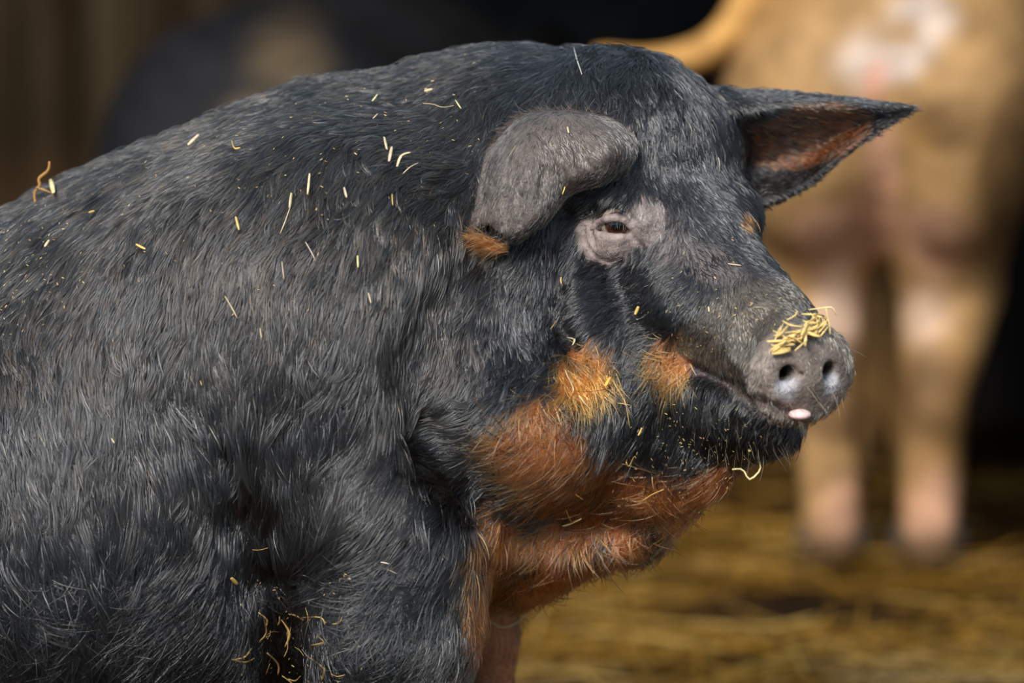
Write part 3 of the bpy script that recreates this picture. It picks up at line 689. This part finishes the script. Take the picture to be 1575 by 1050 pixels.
ONE = [
    ('straw_stalk', [(862, 796), (880, 788), (899, 779)], 2.6, GREEN, 'pale green straw stalk lying on the ginger throat below the jowl'),
    ('straw_stalk', [(994, 761), (1010, 751), (1028, 742)], 3.2, GOLD, 'short thick yellow straw stalk on the ginger throat under the jaw'),
    ('bent_straw', [(1128, 702), (1142, 722), (1153, 737), (1169, 722), (1167, 706)], 2.2, GREEN, 'hooked pale straw hanging at the chin edge'),
    ('bent_straw', [(745, 949), (762, 963), (778, 958), (788, 947)], 3.0, PALE, 'kinked pale straw caught on the ginger foreleg'),
    ('straw_stalk', [(780, 945), (792, 957), (803, 969)], 3.0, GOLD, 'yellow straw end sticking out past the ginger foreleg'),
    ('straw_stalk', [(877, 547), (884, 522)], 2.8, PALE, 'upright pale straw chip above the ginger cheek patch'),
    ('twisted_straw', [(866, 581), (870, 592), (876, 604), (875, 612)], 1.8, PALE, 'thin crooked straw over the ginger cheek patch'),
    ('twisted_straw', [(884, 614), (892, 624), (902, 634)], 1.8, PALE, 'thin crooked straw below the ginger cheek patch'),
    ('straw_stalk', [(953, 612), (957, 652)], 1.7, GOLD, 'upright stalk of the straw cross on the black jaw'),
    ('straw_stalk', [(942, 620), (961, 621)], 1.5, GOLD, 'level stalk of the straw cross on the black jaw'),
    ('straw_flake', [(925, 599), (935, 585)], 3.6, (.75, .36, .05), 'orange straw flake in the ginger cheek hair'),
    ('straw_flake', [(971, 661), (978, 650)], 2.0, GOLD, 'small yellow straw chip on the black jaw under the straw cross'),
    ('twisted_straw', [(953, 697), (960, 704), (967, 690), (972, 693)], 1.5, GOLD, 'curly yellow straw at the lower edge of the black jaw'),
    ('straw_stalk', [(870, 764), (880, 778), (888, 786)], 1.3, GOLD, 'thin straw crossing the green stalk on the throat'),
    ('straw_stalk', [(880, 740), (893, 748)], 1.6, GOLD, 'small slanting straw on the ginger jowl'),
    ('straw_flake', [(984, 484), (991, 471)], 3.2, GOLD, 'yellow straw flake on the black cheek under the eye'),
    ('twisted_straw', [(849, 493), (844, 504), (841, 514)], 1.4, GOLD, 'thin crooked straw on the cheek beside the skin fold'),
    ('straw_flake', [(870, 430), (873, 437)], 2.0, GOLD, 'tiny chip in the dark fold behind the eye'),
    ('straw_flake', [(861, 297), (866, 286)], 3.0, (.75, .52, .12), 'yellow chip on the lower rim of the folded ear'),
    ('straw_flake', [(874, 198), (876, 207)], 3.0, PALE, 'pale chip on top of the folded ear'),
    ('straw_stalk', [(785, 244), (796, 226)], 1.2, PALE, 'thin pale stalk on the middle of the folded ear'),
    ('straw_stalk', [(296, 235), (304, 227), (312, 219)], 3.4, PALE, 'short pale straw chip on the back below the black rump behind'),
    ('bent_straw', [(361, 228), (365, 239), (374, 238)], 2.6, GOLD, 'hook-shaped straw chip on the upper back'),
    ('straw_stalk', [(477, 274), (474, 305)], 2.4, PALE, 'upright pale straw on the back between dark hair locks'),
    ('straw_stalk', [(450, 303), (447, 326)], 3.4, PALE, 'broad pale straw husk on the shoulder'),
    ('straw_stalk', [(447, 326), (440, 345), (433, 363)], 1.8, PALE, 'thin straw tail hanging below the broad husk on the shoulder'),
    ('straw_stalk', [(366, 338), (371, 358)], 2.4, GOLD, 'yellow straw chip low on the back, left of the broad husk'),
    ('straw_husk', [(588, 222), (592, 240)], 3.6, PALE, 'pale husk at the top of the husk cluster behind the ear'),
    ('straw_husk', [(599, 236), (595, 257)], 3.4, (.52, .40, .26), 'dull husk under the top one of the cluster behind the ear'),
    ('straw_husk', [(627, 244), (613, 249), (607, 265)], 3.6, PALE, 'curved pale husk in the cluster behind the ear'),
    ('straw_husk', [(638, 260), (626, 266), (616, 275)], 3.6, PALE, 'lowest curved husk of the cluster behind the ear'),
    ('straw_flake', [(528, 295), (532, 310)], 3.4, (.56, .44, .30), 'dull flake on the shoulder left of the husk cluster'),
    ('straw_stalk', [(600, 305), (601, 322)], 2.0, GOLD, 'small yellow chip under the husk cluster behind the ear'),
    ('straw_stalk', [(471, 376), (479, 390), (486, 404)], 2.4, (.5, .42, .34), 'greyish stalk on the shoulder below the broad husk'),
    ('straw_stalk', [(549, 396), (550, 414)], 2.4, GREEN, 'pale green chip in the middle of the neck'),
    ('straw_stalk', [(436, 405), (439, 432)], 2.2, (.45, .36, .25), 'dull upright chip on the flank under the greyish stalk'),
    ('straw_stalk', [(349, 457), (358, 472), (368, 490)], 2.0, PALE, 'slanting pale stalk on the flank'),
    ('straw_stalk', [(403, 505), (405, 520)], 2.2, PALE, 'small pale chip on the shiny flank'),
    ('straw_stalk', [(565, 452), (569, 468)], 2.2, PALE, 'small pale chip low on the neck'),
    ('twisted_straw', [(652, 170), (668, 171), (682, 175), (700, 172)], 1.8, PALE, 'long thin straw on the neck above the ear'),
    ('straw_flake', [(703, 164), (711, 176)], 3.4, GREEN, 'pale flake at the end of the thin straw above the ear'),
    ('straw_flake', [(573, 168), (581, 158)], 3.2, GREEN, 'greenish flake high on the neck'),
    ('straw_flake', [(572, 195), (579, 188)], 2.4, PALE, 'pale speck below the greenish flake on the neck'),
    ('straw_flake', [(655, 151), (668, 148)], 2.6, PALE, 'pale flake highest on the neck'),
    ('straw_flake', [(216, 381), (230, 388)], 2.6, GOLD, 'yellow flake on the flank, apart from others'),
    ('straw_flake', [(75, 388), (82, 378)], 2.6, PALE, 'pale flake at the dusty edge of the flank'),
    ('straw_flake', [(143, 337), (152, 334)], 2.6, GOLD, 'yellow flake on the dusty part of the back'),
    ('straw_husk', [(93, 268), (105, 270), (118, 274)], 5.0, PALE, 'thick pale husk on the back beside the brown twig'),
    ('straw_husk', [(84, 288), (89, 308)], 5.0, GREEN, 'thick greenish husk under the brown twig'),
    ('straw_husk', [(586, 862), (598, 865)], 3.6, (.75, .68, .58), 'whitish husk low on the black shoulder'),
    ('straw_stalk', [(596, 873), (609, 880)], 1.8, PALE, 'thin stalk just under the whitish husk on the shoulder'),
    ('straw_flake', [(345, 885), (354, 896)], 4.0, GOLD, 'yellow flake in the fold behind the foreleg'),
    ('straw_stalk', [(388, 839), (404, 838), (421, 835)], 1.5, GOLD, 'thin level straw above the fold behind the foreleg'),
    ('straw_flake', [(174, 675), (178, 682)], 2.6, PALE, 'lone pale flake low on the flank'),
    ('straw_flake', [(310, 585), (312, 592)], 2.2, GOLD, 'lone yellow fleck on the shiny flank'),
    ('straw_stalk', [(883, 78), (889, 98), (896, 118)], .8, (.8, .78, .7), 'fine pale stalk on the crown above the folded ear'),
    ('straw_stalk', [(1120, 408), (1140, 411)], 1.3, PALE, 'fine pale stalk across the bridge of the nose'),
    ('straw_flake', [(1092, 480), (1091, 472)], 1.8, PALE, 'small pale fleck on the muddy muzzle'),
    ('straw_stalk', [(1160, 473), (1172, 473)], 1.6, PALE, 'small level chip high on the muzzle'),
]
for nm, uv, wd, col, lab in ONE:
    u0, v0 = uv[0]; of = 4 if u0 > 1060 and v0 < 560 else 5 if 735 < u0 < 970 and v0 < 310 else 22 if v0 > 535 and u0 > 740 else 14
    straw_piece(nm, uv, wd, col, lab, 'straw caught in the pig coat', off=of)
# brown twig standing up from the back
h = hit(60, 312)
if h is not None:
    w0 = h[0][2]
    P = q2w(np.array([Q(55, 318, w0), Q(53, 297, w0), Q(61, 285, w0), Q(60, 274, w0), Q(74, 262, w0), Q(76, 248, w0)])); P = spline_rows(P, 14)
    V, F, C = straw_mesh([(P, 2.6 * S, .9, np.array((.36, .17, .04)))], 6); c = P[0]
    o = mesh_obj('twig', np.array(V) - c, F, M_straw, cols=C); o.location = c
    props(o, 'crooked brown twig standing up from the back', 'twig')
    P = q2w(np.array([Q(55, 288, w0 - 4), Q(68, 292, w0 - 6), Q(82, 298, w0 - 8)]))
    V, F, C = straw_mesh([(P, 2.2 * S, .9, np.array((.33, .17, .05)))], 6); c = P[0]
    o = mesh_obj('twig', np.array(V) - c, F, M_straw, cols=C); o.location = c
    props(o, 'short brown twig lying against the crooked standing one', 'twig')
# chopped straw on the snout
for i in range(58):
    t = rng.random(); cu0 = 1195 + 68 * t + rng.normal(0, 4); cv0 = 528 - 28 * t + rng.normal(0, 7)
    a = rng.normal(-.5, .5); ln = rng.uniform(7, 20)
    o_ = 9 + 12 * rng.random() * math.sin(math.pi * min(max(t, .1), .9))
    straw_piece('chopped_straw', [(cu0 - ln * math.cos(a), cv0 - ln * math.sin(a)), (cu0 + ln * math.cos(a) * .6, cv0 + ln * math.sin(a) * .6)], rng.uniform(1.5, 4.2),
                np.array((.80, .56, .20)) * rng.uniform(.8, 1.2), 'chopped yellow straw heaped on the top of the snout', 'chopped straw on the snout', off=o_)
h = hit(1272, 512)
if h is not None:
    w0 = h[0][2] - 4
    for pts, wd, lab in (([(1277, 514), (1274, 494), (1270, 474)], 2.2, 'straw stalk standing upright on the snout tip'), ([(1244, 476), (1262, 474), (1280, 473), (1286, 484)], 1.5, 'thin straw lying level over the upright stalk on the snout')):
        P = q2w(np.array([Q(u, v, w0) for u, v in pts])); P = spline_rows(P, 9); V, F, C = straw_mesh([(P, wd * S, .7, np.array(PALE) * (1.1, 1, .8))], 6); c = P[0]
        o = mesh_obj('straw_stalk', np.array(V) - c, F, M_straw, cols=C); o.location = c; props(o, lab, 'straw')
# tangle in the fold behind the foreleg
for i in range(26):
    u, v = rng.uniform(365, 545), rng.uniform(925, 1060); a = rng.normal(1.3, .7); ln = rng.uniform(8, 26)
    straw_piece('tangled_straw', [(u, v), (u + ln * math.cos(a) + rng.normal(0, 4), v + ln * math.sin(a)), (u + 1.7 * ln * math.cos(a + .3), v + 1.7 * ln * math.sin(a + .3))],
                rng.uniform(1.2, 2.6), np.array((.40, .26, .09)) * rng.uniform(.6, 1.3), 'short dirty straw tangled in the fold behind the foreleg', 'dirty straw behind the foreleg', off=12)
# chaff dust: specks nobody could count
segs = []
def speck(u, v, sz, col):
    h = hit(u, v)
    if h is None: return
    q = h[0] + h[1] * (3 if u > 1060 and v < 600 else 12); dr = unit(rng.normal(size=3)); dr = unit(dr - h[1] * (dr @ h[1]))
    segs.append((q2w(np.array([q - dr * sz, q + dr * sz])), sz * .5 * S, .5, np.asarray(col)))
for i in range(560):
    k = rng.random()
    if k < .35: u, v = rng.uniform(0, 740), 0; v = 325 - u * .36 + abs(rng.normal(0, 130)) + 10
    elif k < .45: u, v = abs(rng.normal(0, 60)), rng.uniform(340, 520)
    elif k < .70: u, v = rng.normal(1080, 60), rng.normal(690, 38)
    elif k < .88: u, v = rng.normal(1130, 60), rng.normal(490, 40)
    else: u, v = rng.uniform(360, 560), rng.uniform(880, 1050)
    speck(u, v, rng.uniform(.9, 2.4), np.array((.62, .44, .18)) * rng.uniform(.6, 1.2))
V, F, C = straw_mesh(segs, 4)
props(mesh_obj('chaff_dust', V, F, M_straw, cols=C, smooth=False), 'tiny yellow chaff specks sprinkled over the black pig', 'chaff', kind='stuff')

# ------------------------------------------------------------------ the pigs behind
M_pig = tinted('short_haired_pig', .65, .25, bump=.6, bscale=120, var=.3, nscale=25)
M_blackpig = tinted('black_pig_hide', .7, .15, bump=.6, bscale=90, var=.4, nscale=25)
def back_pig(loc, yaw, sc, colour, label, m, name='pig', leg_y=.11, belly=.29, tail=None, rump=.24, dz=0, shoulder=.27, fore=.13, mass=.105, thigh=(1, 0)):
    s = Sculpt(); s.unit_ = .01
    s.chain([(-.42, 0, .60 + dz), (-.1, 0, .56 + dz), (.28, 0, .58 + dz), (.52, 0, .62 + dz), (.72, 0, .58 + dz)], [rump, belly, shoulder, .19, .15], .08)
    s.chain([(.74, 0, .56), (.88, 0, .48), (1.0, 0, .43)], [.13, .085, .065], .06)
    s.ell((1.03, 0, .42), (.03, .07, .062), .02)
    for g in (1, -1):
        s.ell((-.43, g * mass, .52 + dz), (.20, .125 if dz == 0 else .115, .27 - dz * .9), .06 if dz == 0 else .03)
        s.chain([(-.45, g * .5 * (leg_y + mass), .42 + dz), (-.40, g * (leg_y + thigh[1]), .32 + dz * .6), (-.47, g * (leg_y + .006), .22), (-.455, g * leg_y, .05)], [.12 * thigh[0], .082 * thigh[0], .05 * thigh[0], .046 * thigh[0]], .05 if dz == 0 else .012)
        s.ell((.30, g * (fore + .03), .50 + dz * .6), (.16, .10, .24 - dz * .4), .06 if dz == 0 else .03)
        s.chain([(.32, g * (fore + .01), .40 + dz * .5), (.33, g * fore, .24), (.33, g * fore, .05)], [.095, .058, .046], .05)
        s.ell((.80, g * .17, .68), (.10, .03, .085), .02, np.array([(.75, g * .4, -.5), (-.45, g * .9, .0), (.45, .2 * g, .86)]))
    X, Y, Z = axis([(-.72, 1.14, .022)]), axis([(-.42, .42, .022)]), axis([(-.02, 1.0, .022)])
    V, F = s.mesh(X, Y, Z, 2)
    o = empty(name, loc); props(o, label, 'pig', kind='thing')
    cy, sy = math.cos(yaw), math.sin(yaw)
    def tw(p): p = np.asarray(p) * sc; return np.stack((p[..., 0] * cy - p[..., 1] * sy, p[..., 0] * sy + p[..., 1] * cy, p[..., 2]), -1) + loc
    W = tw(V); mesh_obj('body', W, F, m, o, cols=colour(V, W))
    for lx, ly in ((-.455, leg_y), (-.455, -leg_y), (.33, fore), (.33, -fore)):
        hf = Sculpt(); hf.unit_ = .01
        for g in (1, -1): hf.chain([(lx + .01, ly + g * .018, .055), (lx + .03, ly + g * .021, .022)], [.03, .022], .01)
        V, F = hf.mesh(axis([(lx - .06, lx + .1, .008)]), axis([(ly - .08, ly + .08, .008)]), axis([(-.02, .11, .008)]), 1)
        mesh_obj('hoof', tw(V), F, M_hoof, o)
    for g in (1, -1):
        V, F, C = uv_ball((.83, g * .105, .62), .022, (.6, g, .1), 12, 8); mesh_obj('eye', tw(V), F, M_eye, o, cols=C)
    if tail is not None:
        tp, tr, tc = tail; ts = Sculpt(); ts.unit_ = .01; tp = spline_rows(np.asarray(tp, float), 22); ts.chain(tp, np.linspace(tr[0], tr[1], 22), .01)
        lo, hi = tp.min(0) - .06, tp.max(0) + .06
        V, F = ts.mesh(*[axis([(lo[i], hi[i], .007)]) for i in range(3)], 1)
        mesh_obj('tail', V, F, m, o, cols=np.tile(tc, (len(V), 1)))
    return o

GD = 7.75; GL = on_floor(1389, GD) + np.array((0, .42, 0))
def ginger_cols(V, W):
    rel = W - CAM; d = rel @ FWD; u = 787.5 + (rel @ RIGHT) / d * FPX; v = 525 - (rel @ UP) / d * FPX
    n1 = vnoise(W, .09, 4) * .3
    rear = sstep(.1, -.2, V[:, 0] + .25)
    c = np.tile((.36, .205, .082), (len(V), 1)); c = lay(c, (.30, .16, .055), sstep(-.1, .3, vnoise(W, .2, 6)))
    c = lay(c, (.55, .43, .35), rear * sstep(.1, .5, blobs(u, v, [(1320, 95, 60, 70, 0), (1415, 40, 60, 75, 20), (1380, 95, 55, 40, 0)]) + n1))
    c = lay(c, (.30, .16, .05), rear * sstep(.2, .6, blobs(u, v, [(1385, 45, 50, 34, 0), (1420, 200, 60, 60, 0)])))
    c = lay(c, (.66, .30, .22), rear * sstep(.2, .6, blobs(u, v, [(1345, 115, 30, 40, 0)])))
    c = lay(c, (.52, .28, .17), rear * sstep(.1, .6, blobs(u, v, [(1280, 370, 90, 90, 0), (1440, 370, 80, 90, 0), (1355, 300, 40, 200, 0), (1300, 770, 60, 90, 0), (1440, 780, 60, 90, 0)]) + n1))
    c = lay(c, (.56, .38, .27), rear * sstep(.05, .8, blobs(u, v, [(1290, 470, 60, 100, 0), (1425, 480, 55, 80, 0)]) + n1))
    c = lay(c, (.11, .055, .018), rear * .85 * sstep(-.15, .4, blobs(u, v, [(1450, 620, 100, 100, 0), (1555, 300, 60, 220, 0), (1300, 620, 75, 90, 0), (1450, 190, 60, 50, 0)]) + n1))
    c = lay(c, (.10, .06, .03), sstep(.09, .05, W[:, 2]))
    return c
tp = [at(1372, -90, 7.70), at(1300, -135, 7.62), at(1215, -105, 7.57), at(1162, -25, 7.57), at(1132, 36, 7.57), at(1088, 76, 7.58), at(1030, 94, 7.6), at(975, 96, 7.64), at(925, 90, 7.68)]
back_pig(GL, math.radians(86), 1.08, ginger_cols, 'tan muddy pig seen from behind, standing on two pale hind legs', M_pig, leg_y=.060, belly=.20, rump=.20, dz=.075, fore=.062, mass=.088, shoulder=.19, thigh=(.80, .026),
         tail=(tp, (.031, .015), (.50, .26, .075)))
def dark_cols(base, dust_or_sheen, du):  # second tone: dust on the hide, painted sheen on the large pig
    def f(V, W):
        rel = W - CAM; d = rel @ FWD; u = 787.5 + (rel @ RIGHT) / d * FPX; v = 525 - (rel @ UP) / d * FPX
        c = np.tile(base, (len(V), 1)).astype(float)
        return lay(c, dust_or_sheen, sstep(-.4, .9, blobs(u, v, du) + vnoise(W, .06, 3) * .3)) if du else c
    return f
back_pig(on_floor(340, 7.75) + np.array((.14, .36, 0)), math.radians(78), .92, dark_cols((.010, .010, .012), (.085, .060, .035), [(440, 90, 60, 80, 20), (380, 165, 50, 25, -20)]),
         'black pig behind the front pig, dusty brown on its rump', M_blackpig)
back_pig(np.array((.46, 4.50, 0)), 0.0, 1.2, dark_cols((.022, .022, .023), (.05, .048, .046), [(880, 60, 160, 50, 0)]),  # paler patch is a soft sheen painted into the hide colour
         'large black pig standing at the back, left of the curled tail', M_blackpig)
back_pig(np.array((-1.33, 3.3, 0)), math.radians(180), .76, dark_cols((.024, .014, .011), (.05, .025, .02), [(90, 160, 80, 60, 0)]),
         'dark brown pig at the far left, half hidden by the front pig', M_blackpig)
